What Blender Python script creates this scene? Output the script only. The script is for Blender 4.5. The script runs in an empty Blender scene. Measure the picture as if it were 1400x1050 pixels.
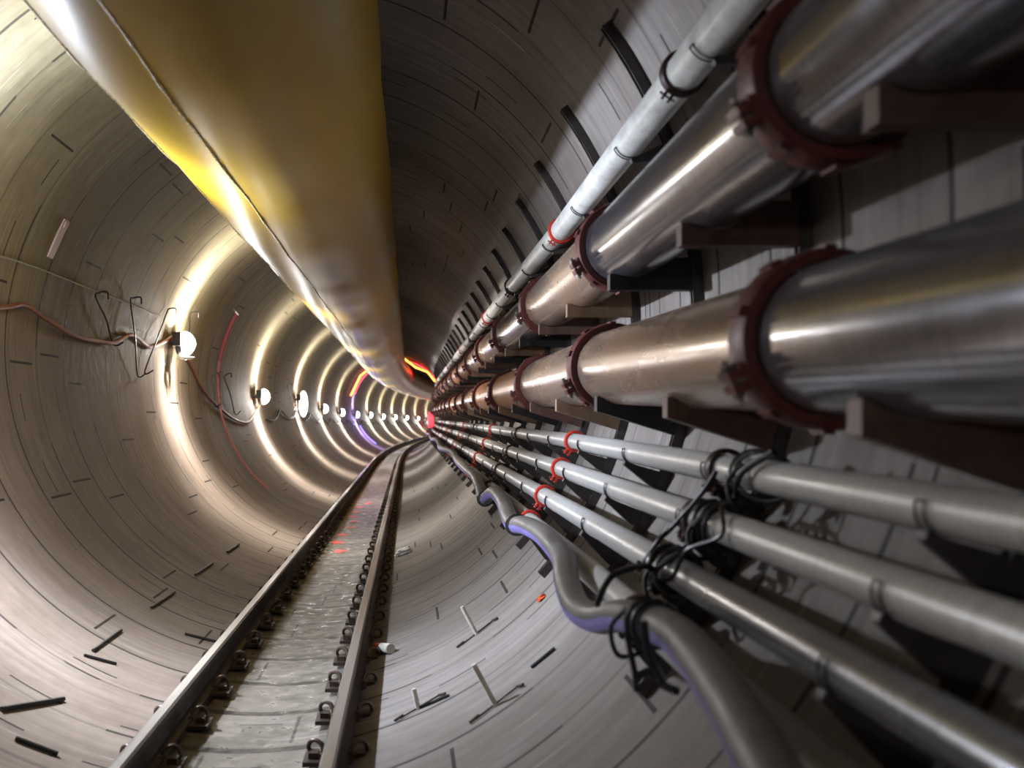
import bpy, math, random
from mathutils import Vector, Matrix
random.seed(7)
PI = math.pi
sc = bpy.context.scene
COL = sc.collection

# ------------------------------------------------------------------ place
R = 2.10                       # inner radius of the lining, axis at z = 2.1
ZC = 2.10
CX, CZ = 0.80, 1.60            # camera offset from the tunnel axis / above the invert
F = 1400.0; VX, VY = 559.0, 570.0
S0, RC = 31.0, 370.0           # the tunnel is straight up to S0, then bends to the right
RING = 0.6125                  # width of one ring of lining segments
SMIN, SMAX = -9.0, 125.0

def path(s):
    if s < S0: return Vector((0, s, 0)), Vector((1, 0, 0)), Vector((0, 1, 0)), 0.0
    p = (s - S0) / RC
    return (Vector((RC * (1 - math.cos(p)), S0 + RC * math.sin(p), 0)),
            Vector((math.cos(p), -math.sin(p), 0)), Vector((math.sin(p), math.cos(p), 0)), -p)
def W(s, lat, z):
    c, u, t, _ = path(s)
    return c + u * lat + Vector((0, 0, z))
def wallang(s, a, r=R):
    """point on the lining: angle a (deg) from the right hand side, counter-clockwise seen looking down the tunnel"""
    return W(s, r * math.cos(math.radians(a)), ZC + r * math.sin(math.radians(a)))
def wallpix(px, py):
    """where a sight line meets the lining -> (s, angle)"""
    a, b = px - VX, -(py - VY)
    A = a * a + b * b; B = 2 * (a * CX + b * (CZ - ZC)); C = CX * CX + (CZ - ZC) ** 2 - R * R
    k = (-B + math.sqrt(B * B - 4 * A * C)) / (2 * A)
    return F * k, math.degrees(math.atan2(b * k + CZ - ZC, a * k + CX))

# ------------------------------------------------------------------ meshes
class MB:
    def __init__(self): self.v = []; self.f = []; self.uv = None; self.flat = set()
    def add(self, vs, fs, flat=False):
        n = len(self.v); self.v += [tuple(p) for p in vs]
        for f in fs:
            if flat: self.flat.add(len(self.f))
            self.f.append(tuple(i + n for i in f))
    def box(self, c, d, m=None):
        hx, hy, hz = d[0] / 2, d[1] / 2, d[2] / 2
        vs = [Vector((x, y, z)) for x in (-hx, hx) for y in (-hy, hy) for z in (-hz, hz)]
        if m is not None: vs = [m @ p for p in vs]
        vs = [p + Vector(c) for p in vs]
        self.add(vs, [(0, 1, 3, 2), (4, 6, 7, 5), (0, 4, 5, 1), (2, 3, 7, 6), (0, 2, 6, 4), (1, 5, 7, 3)], True)
    def prism(self, poly, y0, y1, ax=None):
        """poly = list of (x, z), extruded along y"""
        n = len(poly)
        vs = [Vector((x, y0, z)) for x, z in poly] + [Vector((x, y1, z)) for x, z in poly]
        fs = [tuple(range(n)), tuple(range(2 * n - 1, n - 1, -1))]
        for i in range(n):
            j = (i + 1) % n; fs.append((i, i + n, j + n, j))
        self.add(vs, fs, True)
    def tube(self, pts, r, n=12, closed=False, caps=True):
        pts = [Vector(p) for p in pts]; N = len(pts)
        rr = r if hasattr(r, '__len__') else [r] * N
        def tan(i):
            if closed: return (pts[(i + 1) % N] - pts[i - 1]).normalized()
            return (pts[min(i + 1, N - 1)] - pts[max(i - 1, 0)]).normalized()
        t = tan(0); a = Vector((0, 0, 1)) if abs(t.z) < .9 else Vector((1, 0, 0))
        nrm = (a - t * a.dot(t)).normalized(); vs = []
        for i in range(N):
            t = tan(i); nrm = (nrm - t * nrm.dot(t)).normalized(); b = t.cross(nrm)
            for k in range(n):
                q = 2 * PI * k / n
                vs.append(pts[i] + (nrm * math.cos(q) + b * math.sin(q)) * rr[i])
        fs = []
        for i in range(N if closed else N - 1):
            j = (i + 1) % N
            for k in range(n):
                l = (k + 1) % n
                fs.append((i * n + k, i * n + l, j * n + l, j * n + k))
        self.add(vs, fs)
        if caps and not closed:
            m = len(self.v) - N * n
            self.flat.add(len(self.f)); self.f.append(tuple(m + k for k in range(n))[::-1])
            self.flat.add(len(self.f)); self.f.append(tuple(m + (N - 1) * n + k for k in range(n)))
    def lathe(self, prof, n=32, c=(0, 0, 0), axis='y', closed=True):
        """prof = list of (r, along); a closed profile gives a ring, an open one a shell"""
        c = Vector(c); vs = []; P = len(prof)
        for k in range(n):
            q = 2 * PI * k / n
            for r, h in prof:
                v = (r * math.cos(q), h, r * math.sin(q)) if axis == 'y' else ((r * math.cos(q), r * math.sin(q), h) if axis == 'z' else (h, r * math.cos(q), r * math.sin(q)))
                vs.append(c + Vector(v))
        fs = []
        for k in range(n):
            l = (k + 1) % n
            for p in range(P if closed else P - 1):
                q = (p + 1) % P
                fs.append((k * P + p, l * P + p, l * P + q, k * P + q))
        self.add(vs, fs)
    def mesh(self, name, mat, smooth=True, angle=40):
        me = bpy.data.meshes.new(name); me.from_pydata(self.v, [], self.f); 
        if mat is not None: me.materials.append(mat)
        me.update()
        if smooth:
            me.shade_smooth()
            if self.flat: me.polygons.foreach_set('use_smooth', [i not in self.flat for i in range(len(me.polygons))])
            me.set_sharp_from_angle(angle=math.radians(angle))
        return me
def link(name, me, parent=None, loc=None, rz=0.0):
    o = bpy.data.objects.new(name, me); COL.objects.link(o)
    if loc is not None: o.location = loc
    if rz: o.rotation_euler = (0, 0, rz)
    if parent is not None: o.parent = parent
    return o
def obj(name, mb, mat, parent=None, loc=None, rz=0.0, smooth=True, angle=40):
    return link(name, mb.mesh(name, mat, smooth, angle), parent, loc, rz)
def tag(o, label, cat, group=None):
    o['label'] = label; o['category'] = cat
    if group: o['group'] = group
    elif 'group' in o: del o['group']
    return o
def empty(name, loc, rz=0.0):
    o = bpy.data.objects.new(name, None); COL.objects.link(o); o.empty_display_size = .1
    o.location = loc; o.rotation_euler = (0, 0, rz); return o
def copy_tree(o, parent=None):
    c = o.copy(); COL.objects.link(c)
    if parent is not None: c.parent = parent
    for ch in list(o.children): copy_tree(ch, c)
    return c
ORD = ['first', 'second', 'third', 'fourth', 'fifth', 'sixth', 'seventh', 'eighth', 'ninth', 'tenth', 'eleventh', 'twelfth',
       'thirteenth', 'fourteenth', 'fifteenth', 'sixteenth', 'seventeenth', 'eighteenth', 'nineteenth', 'twentieth']

# ------------------------------------------------------------------ materials
class NT:
    def __init__(self, name):
        self.m = bpy.data.materials.new(name); self.m.use_nodes = True
        self.t = self.m.node_tree; self.p = self.t.nodes['Principled BSDF']; self.out = self.t.nodes['Material Output']
    def n(self, ty, **kw):
        x = self.t.nodes.new(ty)
        for k, v in kw.items(): setattr(x, k, v)
        return x
    def l(self, a, b): self.t.links.new(a, b)
    def setv(self, sock, v):
        if isinstance(v, bpy.types.NodeSocket): self.l(v, sock)
        else: sock.default_value = v
    def math(self, op, a, b=0.0, c=None, clamp=False):
        x = self.n('ShaderNodeMath', operation=op, use_clamp=clamp)
        self.setv(x.inputs[0], a); self.setv(x.inputs[1], b)
        if c is not None: self.setv(x.inputs[2], c)
        return x.outputs[0]
    def coord(self, which='Object', scale=(1, 1, 1)):
        tc = self.n('ShaderNodeTexCoord'); mp = self.n('ShaderNodeMapping'); mp.inputs['Scale'].default_value = scale
        self.l(tc.outputs[which], mp.inputs[0]); return mp.outputs[0]
    def noise(self, vec, scale, detail=4, rough=.55):
        x = self.n('ShaderNodeTexNoise'); x.inputs['Scale'].default_value = scale; x.inputs['Detail'].default_value = detail
        x.inputs['Roughness'].default_value = rough; self.l(vec, x.inputs['Vector']); return x.outputs[0]
    def ramp(self, f, stops):
        x = self.n('ShaderNodeValToRGB'); e = x.color_ramp.elements
        while len(e) < len(stops): e.new(.5)
        for k, (p, c) in enumerate(stops):
            e[k].position = p; e[k].color = (*c, 1) if len(c) == 3 else c
        self.l(f, x.inputs[0]); return x.outputs[0]
    def mix(self, fac, a, b, mode='MIX'):
        x = self.n('ShaderNodeMix', data_type='RGBA', blend_type=mode)
        self.setv(x.inputs[0], fac)
        for s, v in ((x.inputs[6], a), (x.inputs[7], b)):
            if isinstance(v, bpy.types.NodeSocket): self.l(v, s)
            else: s.default_value = (*v, 1)
        return x.outputs[2]
    def bump(self, h, strength=.3, dist=.01):
        x = self.n('ShaderNodeBump'); x.inputs['Strength'].default_value = strength; x.inputs['Distance'].default_value = dist
        self.l(h, x.inputs['Height']); self.l(x.outputs[0], self.p.inputs['Normal']); return x
    def set(self, **kw):
        for k, v in kw.items():
            s = self.p.inputs[k.replace('_', ' ')]
            if isinstance(v, bpy.types.NodeSocket): self.l(v, s)
            else: s.default_value = (*v, 1) if isinstance(v, tuple) and len(v) == 3 else v
        return self.m

def concrete(name, tint, wet=False, side_tint=False):
    k = NT(name)
    uv = k.n('ShaderNodeUVMap'); uv.uv_map = 'lining'
    sp = k.n('ShaderNodeSeparateXYZ'); k.l(uv.outputs[0], sp.inputs[0])
    u, v = sp.outputs[0], sp.outputs[1]                       # u: metres round the ring, v: metres along the tunnel
    rv = k.math('DIVIDE', v, RING); row = k.math('FLOOR', rv); fv = k.math('FRACT', rv)
    ed = k.math('ABSOLUTE', k.math('SUBTRACT', fv, .5))
    def wn(a, b):
        c = k.n('ShaderNodeCombineXYZ'); k.setv(c.inputs[0], a); k.setv(c.inputs[1], b)
        w = k.n('ShaderNodeTexWhiteNoise', noise_dimensions='2D'); k.l(c.outputs[0], w.inputs[0]); return w.outputs[0], w.outputs[1]
    def streak(su, sv, scale, detail=3):
        c = k.n('ShaderNodeCombineXYZ'); k.setv(c.inputs[0], k.math('MULTIPLY', u, su)); k.setv(c.inputs[1], k.math('MULTIPLY', v, sv))
        return k.noise(c.outputs[0], scale, detail)
    if wet:
        du = k.math('ABSOLUTE', k.math('SUBTRACT', u, 1.5 * PI * R + .06))
        du = k.math('ADD', du, k.math('MULTIPLY', k.math('SUBTRACT', streak(3.0, 2.0, 1.0, 5), .5), .22))
        wz = k.math('LESS_THAN', du, .46)
        ring = k.math('GREATER_THAN', ed, k.math('SUBTRACT', .478, k.math('MULTIPLY', wz, .036)))
    else: ring = k.math('GREATER_THAN', ed, .478)
    keep = k.math('GREATER_THAN', streak(.8, .35, 1.0, 1), .46)       # the gaps between rings do not show everywhere
    if not wet: ring = k.math('MULTIPLY', ring, k.math('ADD', k.math('MULTIPLY', keep, .6), .4))
    # joints along the tunnel between the segments of one ring, staggered, some of them filled
    uu = k.math('ADD', k.math('DIVIDE', u, 1.05), k.math('MULTIPLY', wn(row, 3.0)[0], 7.0))
    cu = k.math('FLOOR', uu); fu = k.math('ABSOLUTE', k.math('SUBTRACT', k.math('FRACT', uu), .5))
    lon = k.math('LESS_THAN', fu, .0085)
    lon = k.math('MULTIPLY', lon, k.math('LESS_THAN', ed, .36))
    lon = k.math('MULTIPLY', lon, k.math('GREATER_THAN', wn(row, cu)[0], .40))
    # grout pockets: short dashes round the ring
    us = k.math('ADD', k.math('DIVIDE', u, .55), k.math('MULTIPLY', wn(row, 9.0)[0], 5.0))
    cs = k.math('FLOOR', us); fs = k.math('ABSOLUTE', k.math('SUBTRACT', k.math('FRACT', us), .5))
    r1, rc = wn(row, cs)
    spl = k.n('ShaderNodeSeparateColor'); k.l(rc, spl.inputs[0])
    d = k.math('LESS_THAN', fs, k.math('ADD', k.math('MULTIPLY', spl.outputs[0], .22), .05))
    d = k.math('MULTIPLY', d, k.math('LESS_THAN', k.math('ABSOLUTE', k.math('SUBTRACT', fv, k.math('ADD', k.math('MULTIPLY', spl.outputs[1], .7), .15))), .013))
    d = k.math('MULTIPLY', d, k.math('GREATER_THAN', r1, .62))
    dark = k.math('MAXIMUM', k.math('MAXIMUM', k.math('MULTIPLY', ring, .95 if wet else .85), lon), d, clamp=True)
    # pale scrape marks round the ring
    st1 = streak(.9, 16, 1.0, 4); st2 = streak(.7, .9, 1.0, 5); st3 = streak(5, 5, 2.2, 6)
    base = k.ramp(st1, [(.25, tuple(.55 * c for c in tint)), (.5, tint), (.78, tuple(min(1, 1.35 * c) for c in tint))])
    base = k.mix(k.ramp(st2, [(.40, (0, 0, 0)), (.62, (1, 1, 1))]), base, k.mix(.7, base, (tint[0] * .50, tint[1] * .43, tint[2] * .36)))
    base = k.mix(.35, base, k.ramp(st3, [(.3, tuple(.6 * c for c in tint)), (.7, tuple(1.15 * c for c in tint))]))
    if side_tint:    # olive tint on the upper left side, warm brown tint lower down
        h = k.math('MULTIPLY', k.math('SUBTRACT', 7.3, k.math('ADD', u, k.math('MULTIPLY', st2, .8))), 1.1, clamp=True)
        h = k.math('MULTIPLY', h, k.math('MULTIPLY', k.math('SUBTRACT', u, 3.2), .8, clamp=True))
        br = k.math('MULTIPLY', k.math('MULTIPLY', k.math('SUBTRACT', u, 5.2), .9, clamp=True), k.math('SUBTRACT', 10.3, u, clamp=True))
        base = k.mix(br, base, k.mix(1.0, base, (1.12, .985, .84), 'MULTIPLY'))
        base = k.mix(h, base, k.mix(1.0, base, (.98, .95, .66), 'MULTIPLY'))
    base = k.mix(1.0, base, (1.04, .99, .94), 'MULTIPLY')
    scr = streak(1.3, 30, 1.0, 2)
    base = k.mix(k.math('MULTIPLY', k.math('GREATER_THAN', scr, .705), .5), base, (.50, .48, .44))
    if wet:      # standing damp and grime between and just beside the rails
        w = k.math('GREATER_THAN', streak(2.2, 2.0, 1.0, 4), .50)
        base = k.mix(k.math('MULTIPLY', wz, k.math('ADD', k.math('MULTIPLY', w, .35), .35)), base, (.06, .06, .042))
    base = k.mix(k.math('MULTIPLY', dark, .92), base, (.012, .011, .010))
    h = k.math('SUBTRACT', k.math('ADD', k.math('MULTIPLY', st1, .25), k.math('MULTIPLY', st3, .35)), dark)
    k.bump(h, .55, .012)
    ro = k.ramp(st3, [(.3, (.62,) * 3), (.7, (.86,) * 3)])
    if wet: ro = k.mix(wz, ro, k.ramp(st3, [(.35, (.26,) * 3), (.65, (.55,) * 3)]))
    return k.set(Base_Color=base, Roughness=ro, Specular_IOR_Level=.22)

def plain(name, col, rough=.5, metal=0.0, var=.25, scale=6.0, bump=.15, coord_scale=(1, 1, 1), col2=None, spec=.5, rvar=.15, sheen=None):
    k = NT(name); co = k.coord('Object', coord_scale)
    a = k.noise(co, scale, 5, .6); b = k.noise(co, scale * 4.3, 4, .6)
    lo = tuple(c * (1 - var) for c in col); hi = col2 or tuple(min(1, c * (1 + var)) for c in col)
    base = k.mix(.35, k.ramp(a, [(.32, lo), (.68, hi)]), k.ramp(b, [(.3, lo), (.7, hi)]))
    ro = k.ramp(a, [(.3, (max(.03, rough - rvar),) * 3), (.7, (min(1, rough + rvar),) * 3)])
    if bump: k.bump(b, bump, .004)
    return k.set(Base_Color=base, Roughness=ro, Metallic=metal, Specular_IOR_Level=spec)

def pipe_mat(name, steel, rust, lo=.40, hi=.66, rough=.3, metal=.8):
    k = NT(name)
    co = k.coord('Object', (5, 1.2, 5)); ob = k.n('ShaderNodeObjectInfo')
    off = k.n('ShaderNodeVectorMath', operation='ADD'); k.l(co, off.inputs[0])
    cmb = k.n('ShaderNodeCombineXYZ'); k.l(k.math('MULTIPLY', ob.outputs['Random'], 40.0), cmb.inputs[1]); k.l(cmb.outputs[0], off.inputs[1])
    a = k.noise(off.outputs[0], .9, 6, .62)
    fine = k.noise(k.coord('Object', (3, 30, 3)), 2.0, 4, .6)
    f = k.ramp(a, [(lo, (0, 0, 0)), (hi, (1, 1, 1))])
    base = k.mix(f, steel, rust)
    ge = k.n('ShaderNodeNewGeometry'); sn = k.n('ShaderNodeSeparateXYZ'); k.l(ge.outputs['Normal'], sn.inputs[0])
    dust = k.math('MULTIPLY', k.math('SUBTRACT', sn.outputs[2], .45), 2.2, clamp=True)
    f = k.math('MAXIMUM', f, k.math('MULTIPLY', dust, .9))
    base = k.mix(.3, base, k.ramp(fine, [(.3, tuple(.55 * c for c in rust)), (.7, tuple(min(1, 1.2 * c) for c in steel))]))
    x = k.n('ShaderNodeMath', operation='MULTIPLY'); 
    mt = k.math('SUBTRACT', metal, k.math('MULTIPLY', f, .35)); ro = k.math('ADD', rough, k.math('MULTIPLY', f, .16))
    k.bump(fine, .04, .002)
    return k.set(Base_Color=base, Roughness=ro, Metallic=mt)

def glow(name, col, strength):
    k = NT(name); return k.set(Base_Color=col, Emission_Color=col, Emission_Strength=strength, Roughness=.4)

M = {}
M['lining'] = concrete('lining_concrete', (.232, .218, .212))
M['lining_left'] = concrete('tinted_lining_concrete', (.232, .218, .212), False, True)
M['invert'] = concrete('wet_invert_concrete', (.232, .218, .212), True, True)
M['duct'] = plain('duct_yellow_fabric', (.37, .23, .009), .33, 0, .18, 2.0, 0, (1, .25, 1), None, .42, .05)
M['seam'] = plain('duct_weld_seam', (.55, .44, .16), .3, 0, .5, 40, .6, spec=.8)
M['steel'] = pipe_mat('worn_grey_steel', (.42, .44, .50), (.22, .165, .15), .36, .82, .12, .92)
M['tan'] = pipe_mat('steel_with_tan_rust_film', (.44, .37, .32), (.36, .215, .125), .24, .66, .15, .75)
M['rust'] = pipe_mat('steel_with_orange_rust', (.44, .30, .21), (.42, .165, .06), .18, .52, .20, .6)
M['collar'] = plain('red_oxide_casting', (.10, .026, .022), .5, .1, .4, 9, .3, spec=.4)
M['collar_dark'] = plain('dark_maroon_casting', (.045, .018, .017), .5, .1, .4, 9, .3, spec=.4)
M['bolt'] = plain('zinc_bolt', (.34, .31, .29), .35, .8, .3, 20, .1)
M['galv'] = pipe_mat('dusty_galvanised_pipe', (.50, .50, .495), (.30, .255, .20), .42, .95, .34, .3)
M['galv_dark'] = pipe_mat('worn_dark_galvanised_pipe', (.30, .30, .31), (.10, .09, .085), .40, .9, .24, .75)
M['white'] = plain('white_painted_pipe', (.60, .60, .57), .42, 0, .32, 9, .12, (1, .5, 1), rvar=.12)
M['red'] = plain('bright_red_paint', (.62, .045, .03), .4, 0, .2, 12, .05)
M['black'] = plain('black_steel_and_shade', (.018, .017, .018), .5, .1, .4, 9, .1)
M['brown'] = plain('brown_primer_steel', (.10, .052, .04), .5, .1, .4, 9, .1)
M['brown_lit'] = plain('lit_brown_primer_steel', (.20, .125, .075), .5, .1, .3, 9, .1)  # paler brown for saddles that look lit
M['arm'] = plain('dull_dark_gusset_steel', (.042, .034, .034), .5, .15, .4, 9, .1)
M['strap'] = plain('dark_channel_steel', (.06, .052, .05), .45, .3, .4, 9, .1)
M['wire'] = plain('dark_wire', (.05, .045, .045), .4, .7, .3, 20, .0)
M['hose'] = plain('grey_black_hose_rubber', (.13, .12, .11), .48, 0, .35, 7, .1, spec=.35)
M['violet'] = plain('violet_hose_stripe', (.22, .19, .50), .45, 0, .25, 7, .05, spec=.4)
M['cable'] = plain('black_cable_rubber', (.012, .012, .014), .4, 0, .3, 14, .1)
M['orange_cable'] = plain('faded_orange_cable', (.26, .085, .045), .5, 0, .35, 6, .05)
M['greycable'] = plain('grey_cord', (.35, .33, .30), .5, 0, .2, 10, .05)
M['rail'] = plain('rusty_rail_steel', (.055, .045, .038), .5, .2, .4, 7, .2, (1, .3, 1))
M['head'] = plain('worn_bright_rail_head', (.36, .33, .30), .38, .7, .12, 7, .02, (3, .05, 3))
M['clip'] = plain('rusty_spring_steel', (.11, .075, .06), .4, .6, .4, 12, .15)
M['plate'] = plain('rusty_base_plate', (.07, .05, .04), .55, .4, .4, 9, .2)
M['lampbody'] = plain('grey_lamp_body', (.07, .075, .085), .45, .2, .3, 12, .05)
M['lens'] = glow('glowing_lamp_glass', (1.0, .98, .95), 70)
M['reflector'] = plain('white_lamp_shade', (.85, .85, .83), .35, 0, .05, 10, .0)
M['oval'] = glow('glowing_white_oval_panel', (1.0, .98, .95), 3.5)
M['violet_lens'] = glow('glowing_violet_glass', (.35, .30, 1.0), 25)
M['orange_led'] = glow('orange_led_tube', (1.0, .30, .04), 4)
M['red_led'] = glow('red_led_tube', (1.0, .03, .03), 4)
M['violet_led'] = glow('violet_led_tube', (.28, .18, 1.0), 2.2)
M['pink'] = plain('faded_pink_plastic', (.50, .36, .33), .5, 0, .15, 20, .05)
M['paper'] = plain('crumpled_white_plastic', (.80, .80, .80), .5, 0, .1, 20, .2)
M['scrap'] = plain('orange_red_scrap', (.65, .10, .03), .5, 0, .2, 20, .05)
M['rod'] = plain('pale_threaded_rod', (.62, .56, .48), .6, 0, .25, 30, .2)
M['bottle'] = plain('cloudy_plastic', (.45, .43, .36), .25, 0, .15, 20, .05)
M['redrope'] = plain('faded_red_hose', (.42, .16, .13), .5, 0, .3, 4, .1)
M['sleeve'] = plain('dull_red_sleeve', (.34, .075, .075), .5, 0, .2, 8, .05)

# ------------------------------------------------------------------ the lining
def arc(name, a0, a1, mat):
    mb = MB(); n = max(6, int(abs(a1 - a0) / 2.0)); uvs = []
    ss = [SMIN + RING * k for k in range(int((SMAX - SMIN) / RING) + 1)]
    for layer in (R, R + .22):
        for s in ss:
            for k in range(n + 1):
                a = a0 + (a1 - a0) * k / n
                mb.v.append(tuple(wallang(s, a, layer))); uvs.append((math.radians(a) * R, s))
    m = n + 1; L = m * len(ss)
    for i in range(len(ss) - 1):
        for k in range(n):
            q = (i * m + k, i * m + k + 1, (i + 1) * m + k + 1, (i + 1) * m + k)
            mb.f.append(q[::-1]); mb.f.append(tuple(x + L for x in q))
        for k in (0, n):
            q = (i * m + k, (i + 1) * m + k, (i + 1) * m + k + L, i * m + k + L); mb.f.append(q if k else q[::-1])
    for i in (0, len(ss) - 1):
        for k in range(n):
            q = (i * m + k, i * m + k + 1, i * m + k + 1 + L, i * m + k + L); mb.f.append(q if i == 0 else q[::-1])
    o = obj(name, mb, mat, angle=40)
    lay = o.data.uv_layers.new(name='lining')
    for lp in o.data.loops: lay.data[lp.index].uv = uvs[lp.vertex_index]
    o['kind'] = 'structure'; return o
arc('floor', 252, 288, M['invert'])
arc('wall_right', -72, 52, M['lining'])
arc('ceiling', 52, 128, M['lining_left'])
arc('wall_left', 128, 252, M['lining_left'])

# ------------------------------------------------------------------ lamps
def lamp_light(name, loc, rz, energy, col, r=.06, k=3.0, parent=None):
    """lamp with a reflector that sends its light across the tunnel rather than along it"""
    l = bpy.data.lights.new(name, 'POINT'); l.energy = energy; l.color = col; l.shadow_soft_size = r
    if k:
        l.use_nodes = True; t = l.node_tree; em = t.nodes['Emission']
        tc = t.nodes.new('ShaderNodeTexCoord'); sp = t.nodes.new('ShaderNodeSeparateXYZ')
        t.links.new(tc.outputs['Normal'], sp.inputs[0])
        m1 = t.nodes.new('ShaderNodeMath'); m1.operation = 'MULTIPLY'; t.links.new(sp.outputs[1], m1.inputs[0]); t.links.new(sp.outputs[1], m1.inputs[1])
        m2 = t.nodes.new('ShaderNodeMath'); m2.operation = 'SUBTRACT'; m2.inputs[0].default_value = 1.0; t.links.new(m1.outputs[0], m2.inputs[1]); m2.use_clamp = True
        m3 = t.nodes.new('ShaderNodeMath'); m3.operation = 'POWER'; t.links.new(m2.outputs[0], m3.inputs[0]); m3.inputs[1].default_value = k
        m4 = t.nodes.new('ShaderNodeMath'); m4.operation = 'MULTIPLY_ADD'; t.links.new(m3.outputs[0], m4.inputs[0]); m4.inputs[1].default_value = .93; m4.inputs[2].default_value = .07
        t.links.new(m4.outputs[0], em.inputs['Strength'])
    o = bpy.data.objects.new(name, l); COL.objects.link(o); o.location = loc; o.rotation_euler = (0, 0, rz)
    if parent is not None: o.parent = parent
    return o
LZ = [.55, .68, .88, .38, .45, .26, .17, .10, .10, .02, -.02, -.06, -.12, -.3, -.4, -.4, -.4, -.4]
lamps = []
LAMP_E = 350.0
for i, dz in enumerate(LZ):
    s = -1.4 + 6.85 * i
    z = CZ + dz
    lat = -math.sqrt(R * R - (z - ZC) ** 2)
    far = i > 8
    t = empty('tunnel_lamp', W(s, lat, z), path(s)[3])
    # body: round bulkhead housing on a bracket against the wall; axis points across the tunnel (+x)
    b = MB(); b.lathe([(0.001, .08), (.12, .08), (.15, .11), (.145, .16), (.001, .16)], 20, axis='x', closed=False)
    b.box((.13, -.20, .04), (.10, .12, .16))
    obj('housing', b, M['lampbody'], t)
    g = MB(); g.tube([(.015, 0, 0), (.08, 0, 0)], .025, 10); obj('bracket', g, M['lampbody'], t)
    g = MB(); g.lathe([(.143, .161), (.14, .21), (.11, .255), (.06, .275), (.001, .28)], 20, axis='x', closed=False)
    obj('lens', g, M['violet_lens'] if i == 7 else M['lens'], t)
    w = MB()
    for a in (0, 1):
        ang = a * PI / 2
        pts = [Vector((.15 + .15 * math.sin(q), .155 * math.cos(q) * math.cos(ang), .155 * math.cos(q) * math.sin(ang))) for q in [PI * j / 12 for j in range(13)]]
        w.tube(pts, .005, 6)
    obj('guard', w, M['wire'], t)
    if i in (2, 4):        # a white shade hangs under two of the lamps
        m = MB()
        if i == 2: m.lathe([(.02, -.195), (.06, -.19), (.10, -.165), (.097, -.16), (.057, -.182), (.02, -.187)], 24, c=(.19, 0, 0), axis='z')
        else:
            el = [(.24 + .11 * math.cos(2 * PI * q / 24), -.12 + .33 * math.sin(2 * PI * q / 24)) for q in range(24)]
            m.prism(el, -.19, -.165)
        obj('shade', m, M['reflector'] if i == 2 else M['oval'], t, smooth=False)
    cold = i < 2
    col = (.72, .82, 1.0) if cold else (1.0, .98, .95)
    if i == 7: col = (.45, .42, 1.0)
    lamp_light('lamp_light', Vector((.38, 0, 0)), 0, LAMP_E * (.30 if i == 0 else 1.6 if i == 1 else 1.0), col, .05, 4.5 if cold else 4.4, t)
    if i < 2: lab, grp = 'bulkhead lamp on the left wall beside and behind the camera', 'lamps beside the camera'
    elif i == 2: lab, grp = 'bright round bulkhead lamp, nearest and largest in the row on the left wall', None
    elif i == 4: lab, grp = 'bulkhead lamp with a long white oval shade, third in the row on the left wall', None
    elif i == 7: lab, grp = 'bluish violet lamp, sixth in the row on the left wall', None
    else: lab, grp = 'glowing white bulkhead lamp, %s in the row counted away from the viewer' % ORD[i - 2], None
    tag(t, lab, 'lamp', grp); lamps.append((t, s, lat, z))

# ------------------------------------------------------------------ ventilation duct
DR, DZ, DL = .65, ZC + .80 + .50 - .02, 0.0
DZ = CZ + 1.83
mb = MB(); n = 128; ss = [-8 + .4 * k for k in range(325)]
for layer in (0, 1):
    for s in ss:
        r = (DR + .006 * math.sin(s * 1.9) + .004 * math.sin(s * 5.1 + 1)) - layer * .012
        for k in range(n):
            q = 2 * PI * k / n
            rr = r * (1 + .010 * math.cos(3 * q + s * .2) + .008 * math.cos(2 * q))
            mb.v.append(tuple(W(s, DL + rr * math.cos(q), DZ + rr * math.sin(q))))
Ld = n * len(ss)
for i in range(len(ss) - 1):
    for k in range(n):
        l = (k + 1) % n; q = (i * n + k, (i + 1) * n + k, (i + 1) * n + l, i * n + l)
        mb.f.append(q[::-1]); mb.f.append(tuple(x + Ld for x in q))
for i in (0, len(ss) - 1):
    for k in range(n):
        l = (k + 1) % n; mb.f.append((i * n + k, i * n + l, i * n + l + Ld, i * n + k + Ld))
duct = obj('ventilation_duct', mb, M['duct'], angle=80)
tag(duct, 'huge shiny yellow round ventilation duct hung under the tunnel crown', 'duct')
for qd in (228, 262):
    sm = MB(); q = math.radians(qd); pts = []; rad = []
    for k in range(900):
        s = -3 + .07 * k
        rr = (DR + .006 * math.sin(s * 1.9) + .004 * math.sin(s * 5.1 + 1)) * (1 + .010 * math.cos(3 * q + s * .2) + .008 * math.cos(2 * q))
        pts.append(W(s, DL + (rr + .001) * math.cos(q), DZ + (rr + .001) * math.sin(q))); rad.append(.003 + .005 * random.random())
    sm.tube(pts, rad, 6)
    so = obj('weld_seam', sm, M['seam'], duct)
hb = MB()
k = 0
for s in [-6 + 2.45 * j for j in range(48)]:
    for sx in (-.22, .22):
        top = W(s, sx, ZC + math.sqrt(R * R - sx * sx)); bot = W(s, DL + sx, DZ + DR * .93)
        hb.tube([bot, top], .006, 5)
hang = obj('suspension_wires', hb, M['wire'], duct)

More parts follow.
